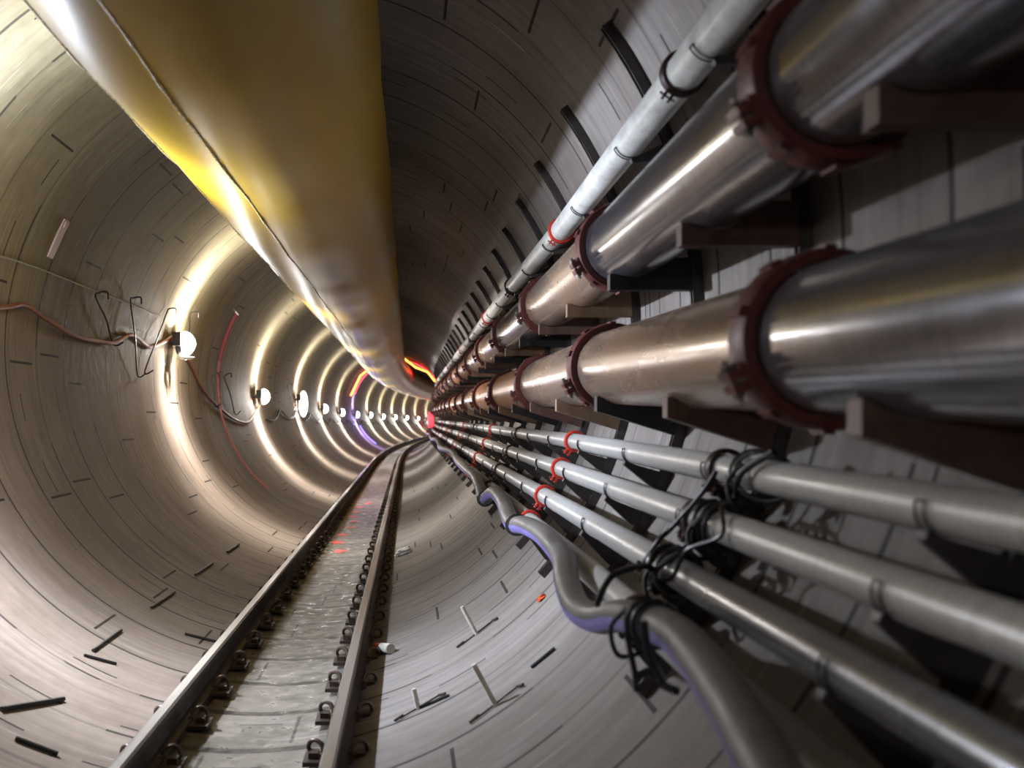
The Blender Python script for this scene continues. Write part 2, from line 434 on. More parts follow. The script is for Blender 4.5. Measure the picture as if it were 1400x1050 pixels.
# ------------------------------------------------------------------ rails
def rail(lat, name, label):
    root = empty(name, W(SMIN, lat, .0))
    prof_foot = [(-.055, .0), (.055, .0), (.055, .010), (.012, .022), (.009, .035), (.009, .100), (.030, .112), (.032, .118), (.032, .138), (-.032, .138), (-.032, .118), (-.030, .112), (-.009, .100), (-.009, .035), (-.012, .022), (-.055, .010)]
    prof_head = [(-.031, .1382), (.031, .1382), (.022, .147), (-.022, .147)]
    z0 = ZC - math.sqrt(R * R - lat * lat) + .022
    for nm, pr, mt in (('web_and_foot', prof_foot, M['rail']), ('rail_head', prof_head, M['head'])):
        mb = MB(); ss = [SMIN + 1.0 * k for k in range(int(SMAX - SMIN) + 1)]; P = len(pr)
        for s in ss:
            for x, z in pr: mb.v.append(tuple(W(s, lat + x, z0 + z * 1.15) - W(SMIN, lat, 0)))
        for i in range(len(ss) - 1):
            for k in range(P):
                l = (k + 1) % P; mb.f.append((i * P + k, i * P + l, (i + 1) * P + l, (i + 1) * P + k)); mb.flat.add(len(mb.f) - 1)
        mb.f.append(tuple(range(P))[::-1]); mb.f.append(tuple((len(ss) - 1) * P + k for k in range(P)))
        obj(nm, mb, mt, root, smooth=False)
    tag(root, label, 'rail'); return root
RL = .42; RO = .06
rail(RO - RL, 'track_rail', 'left steel rail of the narrow track, worn bright on top')
rail(RO + RL, 'track_rail', 'right steel rail of the narrow track, nearer to the pipes')

def fastening():
    t = empty('rail_fastening', (0, 0, 0))
    p = MB(); p.box((0, 0, .010), (.30, .16, .020)); obj('base_plate', p, M['plate'], t, smooth=False)
    for sx in (-1, 1):
        c = MB(); pts = []
        for k in range(15):
            q = PI * (-.05 + 1.35 * k / 14)
            pts.append(Vector((sx * (.098 - .034 * math.cos(q)), -.03 + .06 * k / 14, .060 + .036 * math.sin(q))))
        pts = [Vector((sx * .046, -.035, .052))] + pts + [Vector((sx * .13, .035, .03))]
        c.tube(pts, .0105, 8); obj('spring_clip', c, M['clip'], t)
        b = MB(); b.box((sx * .105, 0, .032), (.045, .07, .03)); obj('clip_shoulder', b, M['plate'], t, smooth=False)
    return t
f0 = None
nf = 0
for k in range(4, 66):
    s = RING * (k + .5)
    for lat, side in ((RO - RL, 'left'), (RO + RL, 'right')):
        if f0 is None: f = f0 = fastening()
        else: f = copy_tree(f0)
        tl = math.asin(lat / R)
        f.location = W(s, lat, ZC - math.sqrt(R * R - lat * lat)); f.rotation_euler = (0, 0, path(s)[3])
        if 4.2 < s < 15:
            j = int((s - 4.2) / RING)
            lab = '%s visible spring clip fastening along the %s rail, counted from the viewer' % (ORD[j], side)
            tag(f, lab, 'rail clip')
        elif s <= 4.2: tag(f, 'spring clip fastening below the frame on the %s rail' % side, 'rail clip', 'near %s rail clips' % side)
        else: tag(f, 'small distant spring clip fastening along the %s rail' % side, 'rail clip', 'distant %s rail clips' % side)

# ------------------------------------------------------------------ pipes
PIPES = {}   # name: function s -> (X, Z) camera relative, radius
def lin(s, pts):
    if s <= pts[0][0]:
        (a, x0, z0), (b, x1, z1) = pts[0], pts[1]
    elif s >= pts[-1][0]: return pts[-1][1], pts[-1][2]
    else:
        for i in range(len(pts) - 1):
            if pts[i][0] <= s <= pts[i + 1][0]: (a, x0, z0), (b, x1, z1) = pts[i], pts[i + 1]; break
    q = (s - a) / (b - a); return x0 + (x1 - x0) * q, z0 + (z1 - z0) * q
PTS = {
    'upper': [(2.30, .955, .765), (4.75, .98, .785), (7.2, .98, .785)],
    'lower': [(2.35, .95, .176), (4.75, .95, .230), (7.2, .95, .235)],
    'white': [(3.6, .98, 1.225), (6.5, .98, 1.20), (9.5, .97, 1.215)],
    'p1': [(3.2, 1.00, -.165), (6.2, 1.00, -.147), (9.1, 1.00, -.147)],
    'p2': [(3.2, .92, -.322), (6.2, .92, -.310), (9.1, .92, -.31)],
    'p3': [(3.2, .82, -.475), (6.2, .82, -.475), (9.1, .82, -.475)],
    'p4': [(3.2, .73, -.625), (6.2, .73, -.625), (9.1, .73, -.625)],
}
RAD = {'upper': .17, 'lower': .17, 'white': .068, 'back': .062, 'p1': .047, 'p2': .048, 'p3': .049, 'p4': .049}
def PP(name, s):
    x, z = lin(max(s, -3), PTS[name]); return W(s, x + CX, z + CZ)

def dirrot(a, b):
    d = (b - a).normalized(); rz = math.atan2(-d.x, d.y); rx = math.asin(max(-1, min(1, d.z)))
    return (rx, 0, rz), (b - a).length
_mesh = {}
def pipe_piece(name, r, L, mat, thick=.012, n=40):
    key = (round(r, 4), round(L, 3), mat.name, n)
    if key not in _mesh:
        mb = MB(); mb.lathe([(r, 0), (r, L), (r - thick, L), (r - thick, 0)], n)
        _mesh[key] = mb.mesh(name, mat, angle=50)
    return _mesh[key]
def big_collar():
    """grooved coupling: two half shells with bolted lugs and a row of studs"""
    t = empty('pipe_coupling', (0, 0, 0)); r = RAD['upper']
    mb = MB(); mb.lathe([(r + .004, -.055), (r + .030, -.055), (r + .038, -.035), (r + .038, .035), (r + .030, .055), (r + .004, .055)], 40)
    for k in range(10):
        q = 2 * PI * (k + .5) / 10
        mb.box((math.cos(q) * (r + .034), 0, math.sin(q) * (r + .034)), (.022, .085, .026), Matrix.Rotation(-q, 3, 'Y'))
    obj('shell', mb, M['collar'], t)
    for q in (math.radians(205), math.radians(25)):
        c = Vector((math.cos(q), 0, math.sin(q))); m = Matrix.Rotation(-q, 3, 'Y')
        e = MB(); tn = Vector((-math.sin(q), 0, math.cos(q)))
        e.box(c * (r + .045) + tn * .016, (.055, .08, .022), m); e.box(c * (r + .045) - tn * .016, (.055, .08, .022), m)
        obj('lug', e, M['collar'], t, smooth=False)
        b = MB(); p = c * (r + .058)
        b.tube([p - tn * .052, p + tn * .052], .008, 8); b.tube([p - tn * .040, p - tn * .028], .015, 6); b.tube([p + tn * .028, p + tn * .040], .015, 6)
        obj('bolt', b, M['bolt'], t)
    return t
def small_collar(r, mat):
    t = empty('pipe_clamp', (0, 0, 0))
    mb = MB(); mb.lathe([(r + .002, -.022), (r + .012, -.022), (r + .017, -.012), (r + .017, .012), (r + .012, .022), (r + .002, .022)], 28)
    obj('band', mb, mat, t)
    q = math.radians(235); c = Vector((math.cos(q), 0, math.sin(q))); m = Matrix.Rotation(-q, 3, 'Y'); tn = Vector((-math.sin(q), 0, math.cos(q)))
    e = MB(); e.box(c * (r + .028) + tn * .012, (.035, .036, .010), m); e.box(c * (r + .028) - tn * .012, (.035, .036, .010), m)
    obj('lug', e, mat, t, smooth=False)
    b = MB(); p = c * (r + .034); b.tube([p - tn * .032, p + tn * .032], .005, 6)
    obj('bolt', b, M['bolt'], t)
    return t
RUN = {'upper': 'upper large steel pipe run', 'lower': 'lower large steel pipe run', 'white': 'white pipe run above the large pipes',
       'back': 'white pipe run tucked against the wall at the top', 'p1': 'topmost of the thin grey pipe runs', 'p2': 'second thin grey pipe run from the top',
       'p3': 'third thin grey pipe run from the top', 'p4': 'lowest thin grey pipe run beside the hose'}
cproto = None; sproto = {}
for name in PTS:
    r = RAD[name]; big = name in ('upper', 'lower')
    first, step = {'upper': (2.30, 2.45), 'lower': (2.35, 2.45), 'white': (3.65, 2.94)}.get(name, (3.23, 2.94))
    nodes = [first - 2 * step, first - step] + [first + step * k for k in range(int((104 - first) / step))]
    for i in range(len(nodes) - 1):
        a, b = PP(name, nodes[i]), PP(name, nodes[i + 1])
        rot, L = dirrot(a, b)
        if big:
            mat = M['steel'] if i == 1 else (M['tan'] if i in (2, 3) else M['rust'])
            if name == 'upper': mat = M['steel'] if i in (1, 2, 4) else (M['tan'] if i in (3, 5) else M['rust'])
            if i > 5 and i % 3 == 0: mat = M['tan']
        else: mat = M['white'] if name in ('white', 'back') else M['galv']
        if name == 'p3' and i == 1: mat = M['galv_dark']
        g = .004
        o = link('steel_pipe' if big else ('white_pipe' if name in ('white', 'back') else 'grey_pipe'),
                 pipe_piece('pipe_length', r, round(L - 2 * g, 2), mat, .010 if big else .005, 48 if big else 28))
        o.location = a + (b - a).normalized() * g; o.rotation_euler = rot
        if i == 0: tag(o, 'pipe length behind the viewer on the %s' % RUN[name], 'pipe')
        elif i <= 14: tag(o, '%s length of the %s' % ({1: 'nearest'}.get(i, ORD[i - 1]), RUN[name]) + (' from the viewer' if i > 1 else ''), 'pipe')
        else: tag(o, 'distant pipe length far along the %s' % RUN[name], 'pipe', 'distant lengths of the ' + RUN[name])
        if i == 0 or name == 'back': continue
        # coupling at the near end of this length
        if big:
            if cproto is None: c = cproto = big_collar()
            else: c = copy_tree(cproto)
        else:
            col = (name if name == 'white' else 'p', i % 2)
            if col not in sproto: c = sproto[col] = small_collar(.0685 if name == 'white' else .0495, M['collar_dark'] if i % 2 == 0 else M['red'])
            else: c = copy_tree(sproto[col])
        c.location = a; c.rotation_euler = rot
        if i == 1:
            tag(c, 'coupling behind the viewer on the %s' % RUN[name], 'coupling'); continue
        kind = 'dark red bolted coupling' if big else ('dark maroon pipe clamp' if i % 2 == 0 else 'bright red pipe clamp')
        j = i - 2
        if j < 14: tag(c, '%s, %s ring on the %s' % (kind, 'nearest' if j == 0 else ORD[j], RUN[name]), 'coupling')
        else: tag(c, 'distant %s on the %s' % (kind, RUN[name]), 'coupling', 'distant %ss on the %s' % (kind, RUN[name]))

# ------------------------------------------------------------------ wall frames that carry the pipes
def radial(x, z):
    """unit vectors outward / round the lining for a camera relative point"""
    v = Vector((x + CX, 0, z + CZ - ZC)); rr = v.length; e = v / rr
    return v, rr, e, Vector((-e.z, 0, e.x))
A0, A1 = -42.0, 36.5
def frame(s, bigmat, detail):
    base = Vector((R * math.cos(math.radians(A0)), 0, ZC + R * math.sin(math.radians(A0))))
    t = empty('pipe_bracket_frame', (0, 0, 0))
    # curved channel post against the lining
    for nm, y0, y1, r0, r1 in (('post', -.022, .022, R - .012, R - .001), ('post_flange', -.022, -.015, R - .048, R - .012), ('post_flange', .015, .022, R - .048, R - .012)):
        mb = MB(); N = 26; vs = []
        for k in range(N + 1):
            a = math.radians(A0 + (A1 - A0) * k / N)
            for y, r in ((y0, r0), (y1, r0), (y1, r1), (y0, r1)): vs.append(Vector((r * math.cos(a), y, ZC + r * math.sin(a))) - base)
        fs = [(3, 2, 1, 0), (N * 4, N * 4 + 1, N * 4 + 2, N * 4 + 3)]
        for k in range(N):
            for q in range(4):
                w = (q + 1) % 4; fs.append((k * 4 + q, k * 4 + w, k * 4 + 4 + w, k * 4 + 4 + q))
        mb.add(vs, fs); obj(nm, mb, M['strap'], t, angle=30)
    off = Vector((CX, 0, CZ)) - base
    def P(x, z): return (x + off.x, z + off.z)
    def wx(z): return math.sqrt((R - .05) ** 2 - (z + CZ - ZC) ** 2) - CX
    # saddles under the two large pipes
    for nm in ('upper', 'lower'):
        cx, cz = lin(s, PTS[nm]); r = RAD[nm] + .004
        a1 = -120 if nm == 'upper' else -131
        arcp = [(cx + r * math.cos(math.radians(a)), cz + r * math.sin(math.radians(a))) for a in range(-28, a1, -6)]
        zb = cz - RAD[nm] - .055
        lx = arcp[-1][0] - .012
        if nm == 'upper':
            poly = [(wx(zb), zb), (wx(arcp[0][1]), arcp[0][1])] + arcp + [(lx, arcp[-1][1]), (lx, zb)]
        else:
            poly = [(wx(zb - .08), zb - .08), (wx(arcp[0][1]), arcp[0][1])] + arcp + [(lx, arcp[-1][1]), (lx, zb + .025)]
        mb = MB(); mb.prism([P(*p) for p in poly], -.032, .032)
        obj('saddle', mb, bigmat, t, smooth=False)
    # short gusset arms and U-bolts for the thin pipes
    for nm in ('white', 'p1', 'p2', 'p3', 'p4') :
        x, z = lin(s, PTS[nm]); v, rr, e, tn = radial(x, z); r = RAD[nm]
        o = Vector((x, 0, z)); reach = R - .045 - rr
        loc = [(-.030, -r - .022), (-.030, -r - .004), (.030, -r - .003), (reach, -r + .006), (reach, -r - .070), (reach - .03, -r - .070)]
        pts = [o + e * a + tn * b for a, b in loc]
        mb = MB(); mb.prism([P(p.x, p.z) for p in pts], -.018, .018); obj('arm', mb, M['arm'], t, smooth=False)
        if detail:
            ub = MB(); rb = r + .006
            up = [o + (e * math.cos(q) + tn * math.sin(q)) * rb for q in [math.radians(262 - 9 * j) for j in range(10)]]
            pp = [Vector((P(p.x, p.z)[0], -.018, P(p.x, p.z)[1])) for p in up] + [Vector((P(p.x, p.z)[0], .018, P(p.x, p.z)[1])) for p in up[::-1]]
            ub.tube(pp, .003, 6); obj('u_bolt', ub, M['wire'], t)
    return t, base
protos = {}
PITCH = 1.225
for k in range(-2, 62):
    s = 4.53 + PITCH * (k - 3) - (.18 if k == 1 else 0)
    bm = {1: 'brown', 2: 'brown', 3: 'black', 4: 'brown_lit', 5: 'brown'}.get(k, ['black', 'brown', 'black', 'brown_lit'][k % 4])  # lit and shaded looks of the saddles are put into their colour
    if s < 9.4: t, base = frame(s, M[bm], True)
    else:
        key = (bm, s < 24)
        if key not in protos: protos[key] = frame(s, M[bm], s < 24); t, base = protos[key]
        else: t, base = copy_tree(protos[key][0]), protos[key][1]
    t.location = W(s, base.x, base.z); t.rotation_euler = (0, 0, path(s)[3])
    if k < 0: tag(t, 'steel bracket frame on the right wall behind the viewer', 'pipe bracket', 'frames behind the viewer')
    elif k < 16: tag(t, '%s bracket frame on the right wall carrying the pipes' % ('nearest dark' if k == 0 else ORD[k] + ' from the viewer, dark'), 'pipe bracket')
    else: tag(t, 'distant steel bracket frame on the right wall under the pipes', 'pipe bracket', 'distant bracket frames')

# ------------------------------------------------------------------ hose below the thin pipes
def smooth(pts, sub=8):
    pts = [Vector(p) for p in pts]; out = []
    for i in range(len(pts) - 1):
        p0, p1, p2, p3 = pts[max(i - 1, 0)], pts[i], pts[i + 1], pts[min(i + 2, len(pts) - 1)]
        for k in range(sub):
            t = k / sub
            out.append(.5 * ((2 * p1) + (p2 - p0) * t + (2 * p0 - 5 * p1 + 4 * p2 - p3) * t * t + (3 * p1 - p0 - 3 * p2 + p3) * t ** 3))
    out.append(pts[-1]); return out
def pix(px, py, d): return Vector((CX + (px - VX) * d / F, d, CZ - (py - VY) * d / F))
hp = [(1180, 1290, 1.2), (1090, 1120, 1.45), (1040, 1030, 1.64), (1000, 962, 1.87), (960, 905, 2.15), (925, 868, 2.46), (892, 852, 2.7), (851, 842, 3.0), (819, 846, 3.25), (790, 831, 3.5), (776, 798, 3.8),
      (771, 766, 4.1), (756, 744, 4.4), (737, 727, 4.9), (717, 718, 5.3), (701, 716, 5.9), (693, 698, 6.4), (686, 683, 7.0), (675, 673, 7.5), (662, 682, 7.9), (657, 668, 8.6), (650, 652, 9.6), (636, 640, 11.4)]
hpts = [pix(*p) for p in hp]
for k in range(24):
    s = 13.2 + 2.2 * k
    hpts.append(wallang(s, -36.5 + 1.3 * math.sin(k * 1.7), 1.775 + .012 * math.sin(k * 2.1)))
hs = smooth(hpts, 8)
# keep the hose clear of the lining
def clear(p, r):
    best = p.y
    for _ in range(3):
        c, u, t, _a = path(best); best += (p - c).dot(t)
    c, u, t, _a = path(best); lat = (p - c).dot(u); z = p.z - ZC; rr = math.hypot(lat, z)
    if rr > R - r: k = (R - r) / rr; return c + u * lat * k + Vector((0, 0, ZC + z * k))
    return p
hs = [clear(p, .053) for p in hs]
mb = MB(); mb.tube(hs, .048, 20); hose = obj('rubber_hose', mb, M['hose'])
tag(hose, 'thick dark grey hose snaking along the wall below the thin pipes', 'hose')
mb = MB(); vs = []; n0 = 0
st = []
for i, p in enumerate(hs):
    t = (hs[min(i + 1, len(hs) - 1)] - hs[max(i - 1, 0)]).normalized()
    side = (Vector((-1, 0, -.55)) - t * Vector((-1, 0, -.55)).dot(t)).normalized(); b = t.cross(side)
    row = [p + (side * math.cos(q) + b * math.sin(q)) * .0492 for q in (-.45, -.22, 0, .22, .45)] + [p + (side * math.cos(q) + b * math.sin(q)) * .046 for q in (.45, -.45)]
    mb.v += [tuple(x) for x in row]
for i in range(len(hs) - 1):
    for k in range(7):
        l = (k + 1) % 7; mb.f.append((i * 7 + k, i * 7 + l, (i + 1) * 7 + l, (i + 1) * 7 + k))
mb.f.append(tuple(range(7))); mb.f.append(tuple((len(hs) - 1) * 7 + k for k in range(7))[::-1])
vo = obj('violet_stripe', mb, M['violet'], hose); vo['label'] = 'violet stripe along the lower side of the hose'
# couplings on the hose
for i, (px, py, d, lab) in enumerate([(892, 852, 2.7, 'hose coupling under the black cable tangle'), (706, 716, 5.7, 'hose coupling below the red clamp of the lowest pipe'), (664, 681, 7.85, 'bulky dark hose coupling where the hose bends far down')]):
    p = clear(pix(px, py, d), .053); j = min(range(len(hs)), key=lambda q: (hs[q] - p).length)
    t = (hs[j + 1] - hs[j - 1]).normalized(); c = hs[j]
    root = empty('hose_coupling', c)
    mb = MB(); mb.tube([c * 0 - t * .05, t * .05], .056, 18); obj('sleeve', mb, M['lampbody'], root)
    mb = MB(); mb.tube([-t * .03, -t * .018], .061, 18); mb.tube([t * .018, t * .03], .061, 18); obj('band', mb, M['wire'], root)
    tag(root, lab, 'hose coupling')

# ------------------------------------------------------------------ tangle of black cable lashed round the thin pipes
def loop(c, d, r, n=20, tilt=.0, ph=0):
    d = Vector(d).normalized(); a = Vector((0, 0, 1)); a = (a - d * a.dot(d)).normalized(); b = d.cross(a)
    return [Vector(c) + (a * math.cos(2 * PI * k / n + ph) + b * math.sin(2 * PI * k / n + ph)) * r + d * tilt * math.sin(2 * PI * k / n) for k in range(n + 1)]
for nm, s0, wraps, lab in (('p1', 2.88, 2, 'topmost'), ('p2', 3.0, 3, 'second'), ('p3', 3.12, 3, 'third'), ('p4', 3.0, 2, 'lowest')):
    mb = MB()
    coil = []
    for k in range(wraps):
        s = s0 + .05 * k + random.uniform(-.01, .01); c = PP(nm, s)
        rr = RAD[nm] + .022
        if nm == 'p4': c = min(hs, key=lambda p: abs(p.y - (s0 - .33 + .05 * k))); rr = .062
        coil += loop(c, (0, 1, 0), rr, 24, random.uniform(-.05, .05) if nm != 'p4' else 0, .4)[:-1]
    mb.tube(coil, .008 if nm != 'p4' else .006, 8)
    if nm != 'p4': c = PP(nm, s0)
    d = Vector((-.05, -.02, -.02))
    mb.tube(smooth([c + Vector((-.06, 0, .035)), c + d + Vector((-.045, .05, .0)), c + d + Vector((-.03, .02, -.07)), c + Vector((.01, .06, -.09)), c + Vector((.06, .02, -.06))], 6), .007, 8)
    o = obj('cable_lashing', mb, M['cable']); tag(o, 'black cable wound round the %s thin grey pipe at the tangle' % lab, 'cable')
mb = MB()
P_ = lambda nm, s, dx, dz: PP(nm, s) + Vector((dx, 0, dz))
mb.tube(smooth([P_('p1', 2.72, -.03, .075), P_('p1', 2.85, -.075, .01), P_('p1', 2.98, -.05, -.07), P_('p2', 2.95, .0, .075), P_('p2', 3.0, -.075, .015), P_('p2', 3.1, -.06, -.06), P_('p3', 3.05, .0, .08), P_('p3', 3.12, -.075, .0),
                P_('p3', 3.2, -.05, -.075), P_('p4', 3.1, .0, .17), P_('p4', 2.95, -.14, .17), P_('p4', 2.9, -.20, .09)], 8), .010, 8)
mb.tube(smooth([P_('p1', 3.1, -.07, .0), P_('p2', 3.15, -.02, .085), P_('p2', 3.25, -.085, -.03), P_('p3', 3.25, -.03, .08), P_('p3', 3.3, -.08, -.02), P_('p4', 3.2, -.01, .17)], 8), .008, 8)
mb.tube(smooth([P_('p1', 2.95, -.06, -.04), P_('p1', 2.98, .0, -.10), P_('p2', 2.9, -.03, .07), P_('p2', 2.8, -.065, .0), P_('p3', 2.95, -.02, .09), P_('p3', 2.9, -.075, .02), P_('p4', 2.85, -.05, .17)], 8), .007, 8)
o = obj('cable_tangle', mb, M['cable']); tag(o, 'tangled black cable running down across the thin grey pipes', 'cable')
mb = MB()
mb.tube(smooth([pix(872, 822, 2.48), pix(858, 842, 2.48), pix(860, 880, 2.5), pix(868, 920, 2.52), pix(870, 945, 2.52)], 8), .008, 8)
mb.tube(smooth([pix(868, 928, 2.52), pix(890, 918, 2.5), pix(905, 935, 2.5), pix(925, 945, 2.45)], 8), .011, 8)
mb.tube(smooth([pix(880, 850, 2.45), pix(886, 890, 2.46), pix(905, 930, 2.48)], 8), .010, 8)
o = obj('cable_end', mb, M['cable']); tag(o, 'loose black cable ends dangling under the hose coupling', 'cable')

# ------------------------------------------------------------------ left wall: cable garland, hooks, hose, plate
def lw(px, py, inset):
    s, a = wallpix(px, py); return wallang(s, a, R - inset)
gp = [(-260, 400), (-100, 428), (0, 419), (28, 416), (55, 434), (95, 458), (128, 466), (150, 468), (176, 457), (200, 474), (222, 466), (236, 462), (258, 500), (272, 530), (290, 552), (318, 574), (338, 577), (352, 556)]
pts = smooth([lw(x, y, .035) for x, y in gp], 8)
mb = MB(); mb.tube(pts, .020, 8); o = obj('power_cable', mb, M['orange_cable']); tag(o, 'thick faded orange cable sagging between hooks along the left wall to the lamps', 'cable')
def a_of(z): return 180 - math.degrees(math.asin((z - ZC) / R))
far = []
for i in range(3, 16):
    t0, s0, la0, z0 = lamps[i]; t1, s1, la1, z1 = lamps[i + 1]
    for k in range(1 if i == 3 else 0, 8):
        q = k / 8; s = s0 + (s1 - s0) * q; z = z0 + (z1 - z0) * q - .22 * abs(math.sin(2 * PI * q)) - .26
        far.append(wallang(s, a_of(z), R - .04))
mb = MB(); mb.tube(smooth(far, 4), .018, 6); o = obj('power_cable', mb, M['cable']); tag(o, 'dark cable sagging from lamp to lamp far along the left wall', 'cable')
mb = MB(); mb.tube(smooth([lw(x, y, .03) for x, y in [(-150, 300), (-60, 338), (0, 350), (60, 370), (120, 394), (180, 417), (215, 432)]], 6), .006, 6)
o = obj('thin_cord', mb, M['greycable']); tag(o, 'thin grey cord stretched along the left wall above the orange cable', 'cord')
hooks = [((176, 405), (183, 512), 'first hook, left of the brightest lamp'), ((226, 420), (193, 508), 'second hook, next to the brightest lamp'), ((258, 425), (252, 470), 'third hook, just past the brightest lamp'),
         ((287, 512), (290, 556), 'fourth hook, beside the red hose'), ((305, 512), (318, 566), 'fifth hook, just past the red hose'), ((128, 398), (150, 470), 'nearest hook, towards the picture edge'),
         ((392, 525), (398, 556), 'sixth hook, before the shaded lamp')]
for (x0, y0), (x1, y1), lab in hooks:
    mb = MB()
    p0, p1 = lw(x0, y0, .02), lw(x1, y1, .02); s, a = wallpix(x0, y0)
    inn = (W(s, 0, ZC) - p0).normalized()
    mid = p0 + (p1 - p0) * .5
    mb.tube(smooth([p0 + inn * .10 + Vector((0, .05, -.03)), p0 + inn * .10 + Vector((0, .02, .03)), p0 + inn * .03, p0 - Vector((0, 0, .05)), mid + inn * .02, p1 + inn * .02, p1 + inn * .10 + Vector((0, .06, .05))], 6), .008, 6)
    o = obj('cable_hook', mb, M['wire']); tag(o, 'bent black wire %s on the left wall' % lab, 'hook')
pts = [wallang(15.0, 180 - a, R - .10) for a in range(30, -54, -3)]
root = empty('hanging_hose', pts[-1])
def rel(ps): return [p - pts[-1] for p in ps]
mb = MB(); mb.tube(rel(pts[:8]), .034, 8); o1 = obj('red_sleeve', mb, M['sleeve'], root); o1['label'] = 'dull red sleeve at the top of the hose'
mb = MB(); mb.tube(rel(pts[7:]), .020, 8); obj('hose', mb, M['redrope'], root)
mb = MB(); q = pts[0] - pts[-1]; mb.tube([q + Vector((0, -.18, .05)), q + Vector((0, .18, .02))], .014, 6); obj('end_bar', mb, M['bolt'], root)
tag(root, 'slim faded red hose hanging down the left wall between the two nearest lamps', 'hose')
def on_wall(px, py, inset=0.0):
    """object on the lining: location, and a matrix whose z points to the tunnel axis, y along the tunnel"""
    s, a = wallpix(px, py); p = wallang(s, a, R - inset); c, u, t, _ = path(s)
    z = (W(s, 0, ZC) - p).normalized(); y = t; x = y.cross(z)
    return p, Matrix((x, y, z)).transposed().to_4x4(), s
def place(o, px, py, spin=0.0, inset=0.0):
    p, m, s = on_wall(px, py, inset)
    o.matrix_world = Matrix.Translation(p) @ m @ Matrix.Rotation(spin, 4, 'Z'); return o
mb = MB(); mb.box((0, 0, .008), (.32, .11, .016)); mb.box((-.12, 0, .02), (.05, .07, .012)); o = obj('wall_plate', mb, M['pink'], smooth=False)
place(o, 78, 326); tag(o, 'faded pink oblong plate on the upper left wall', 'plate')

# ------------------------------------------------------------------ light gantry far down the tunnel and other coloured lights
GS = 44.0
def gp_(a, r=R - .12): return wallang(GS, a, r)
root = empty('light_gantry', W(GS, 0, 0)); b0 = W(GS, 0, 0)
mb = MB(); mb.tube([gp_(168) - b0, gp_(140) - b0, gp_(118, R - .13) - b0, gp_(100, R - .05) - b0, gp_(80, R - .05) - b0, gp_(62, R - .26) - b0, gp_(46) - b0, gp_(31) - b0], .035, 8); obj('orange_light_tube', mb, M['orange_led'], root)
mb = MB(); mb.tube([wallang(GS + 2.5, a, R - .05) - b0 for a in range(32, 104, 4)], .03, 8); mb.tube([wallang(GS + 2.5, a, R - .05) - b0 for a in range(116, 168, 4)], .02, 8); obj('red_light_tube', mb, M['red_led'], root)
mb = MB(); mb.tube([wallang(GS + 3.5, a, R - .05) - b0 for a in range(206, 242, 4)], .02, 8); obj('violet_light_tube', mb, M['violet_led'], root)
tag(root, 'arch of orange red and violet light tubes far down the tunnel', 'light gantry')
lamp_light('red_light', W(GS + 2.0, .95, ZC + 1.55) - b0, 0, 11, (1, .02, .02), .08, 0, root)
lamp_light('red_light', W(GS + 2.0, -1.3, ZC + 1.35) - b0, 0, 9, (1, .03, .03), .08, 0, root)
lamp_light('violet_light', W(GS + 3.5, -1.45, ZC - 1.1) - b0, 0, 10, (.25, .15, 1), .08, 0, root)
t = empty('warning_light', W(84, -1.2, .42), path(84)[3])
mb = MB(); mb.box((0, 0, .16), (.08, .08, .31)); obj('post', mb, M['black'], t, smooth=False)
mb = MB(); mb.box((0, 0, .95), (.42, .12, 1.25)); obj('light_panel', mb, glow('glowing_red_panel', (1.0, .02, .05), 1.2), t, smooth=False)
lamp_light('red_light', Vector((0, -.3, 1.0)), 0, 8, (1, .03, .05), .1, 0, t)
tag(t, 'tall glowing red light at the far end where the tunnel bends away', 'warning light')
t = empty('violet_marker_lamp', W(72, .75, .16))
mb = MB(); mb.lathe([(.001, 0), (.07, 0), (.07, .05), (.001, .05)], 14, axis='z', closed=False); obj('base', mb, M['black'], t)
mb = MB(); mb.lathe([(.06, .05), (.055, .12), (.03, .16), (.001, .17)], 14, axis='z', closed=False); obj('lens', mb, M['violet_led'], t)
lamp_light('violet_light', Vector((0, 0, .4)), 0, 6, (.3, .2, 1), .08, 0, t)
tag(t, 'violet marker lamp by the right rail far down the tunnel', 'lamp')

# ------------------------------------------------------------------ litter, loose steel and bars drawn for joint gaps
def rod_on(px0, py0, px1, py1, r, mat, name, lab, lift=.0, cat='rod'):
    a, b = lw(px0, py0, r), lw(px1, py1, r + lift)
    mb = MB(); mb.tube([a, b], r, 8); o = obj(name, mb, mat); tag(o, lab, cat); return o
def stub(px, py, L, lab, spin=0):
    t = empty('anchor_rod', (0, 0, 0)); place(t, px, py, spin)
    mb = MB(); mb.tube([Vector((0, 0, .002)), Vector((.02, .0, L))], .012, 8); obj('rod', mb, M['rod'], t)
    mb = MB(); mb.tube([Vector((-.10, -.03, .010)), Vector((0, 0, .008)), Vector((.12, .02, .012))], .0045, 6); mb.tube([Vector((.12, .02, .014)), Vector((.15, -.02, .017))], .007, 6); mb.tube([Vector((-.13, -.04, .014)), Vector((-.08, -.02, .014))], .007, 6)
    obj('tie_bar', mb, M['plate'], t)
    tag(t, lab, 'anchor')
stub(678, 965, .20, 'pale rod standing up from the lining, nearest the bottom edge')
stub(652, 868, .18, 'smaller pale rod standing up from the lining, behind the nearest one')
stub(572, 970, .10, 'short dark stub with a long bar beside the right rail', .2)
rod_on(572, 970, 615, 952, 0.007, M['black'], 'bar_mark', 'thin dark bar lying beside the short stub right of the track')
rod_on(0, 972, 86, 958, 0.011, M['black'], 'bar_mark', 'dark joint gap in the lining at the lower left edge')  # this and the next four bars stand in for gaps between lining segments
rod_on(126, 891, 165, 863, 0.009, M['black'], 'bar_mark', 'dark joint gap in the lining midway left of the track')
rod_on(206, 832, 238, 811, 0.009, M['black'], 'bar_mark', 'dark joint gap in the lining higher up left of the track')
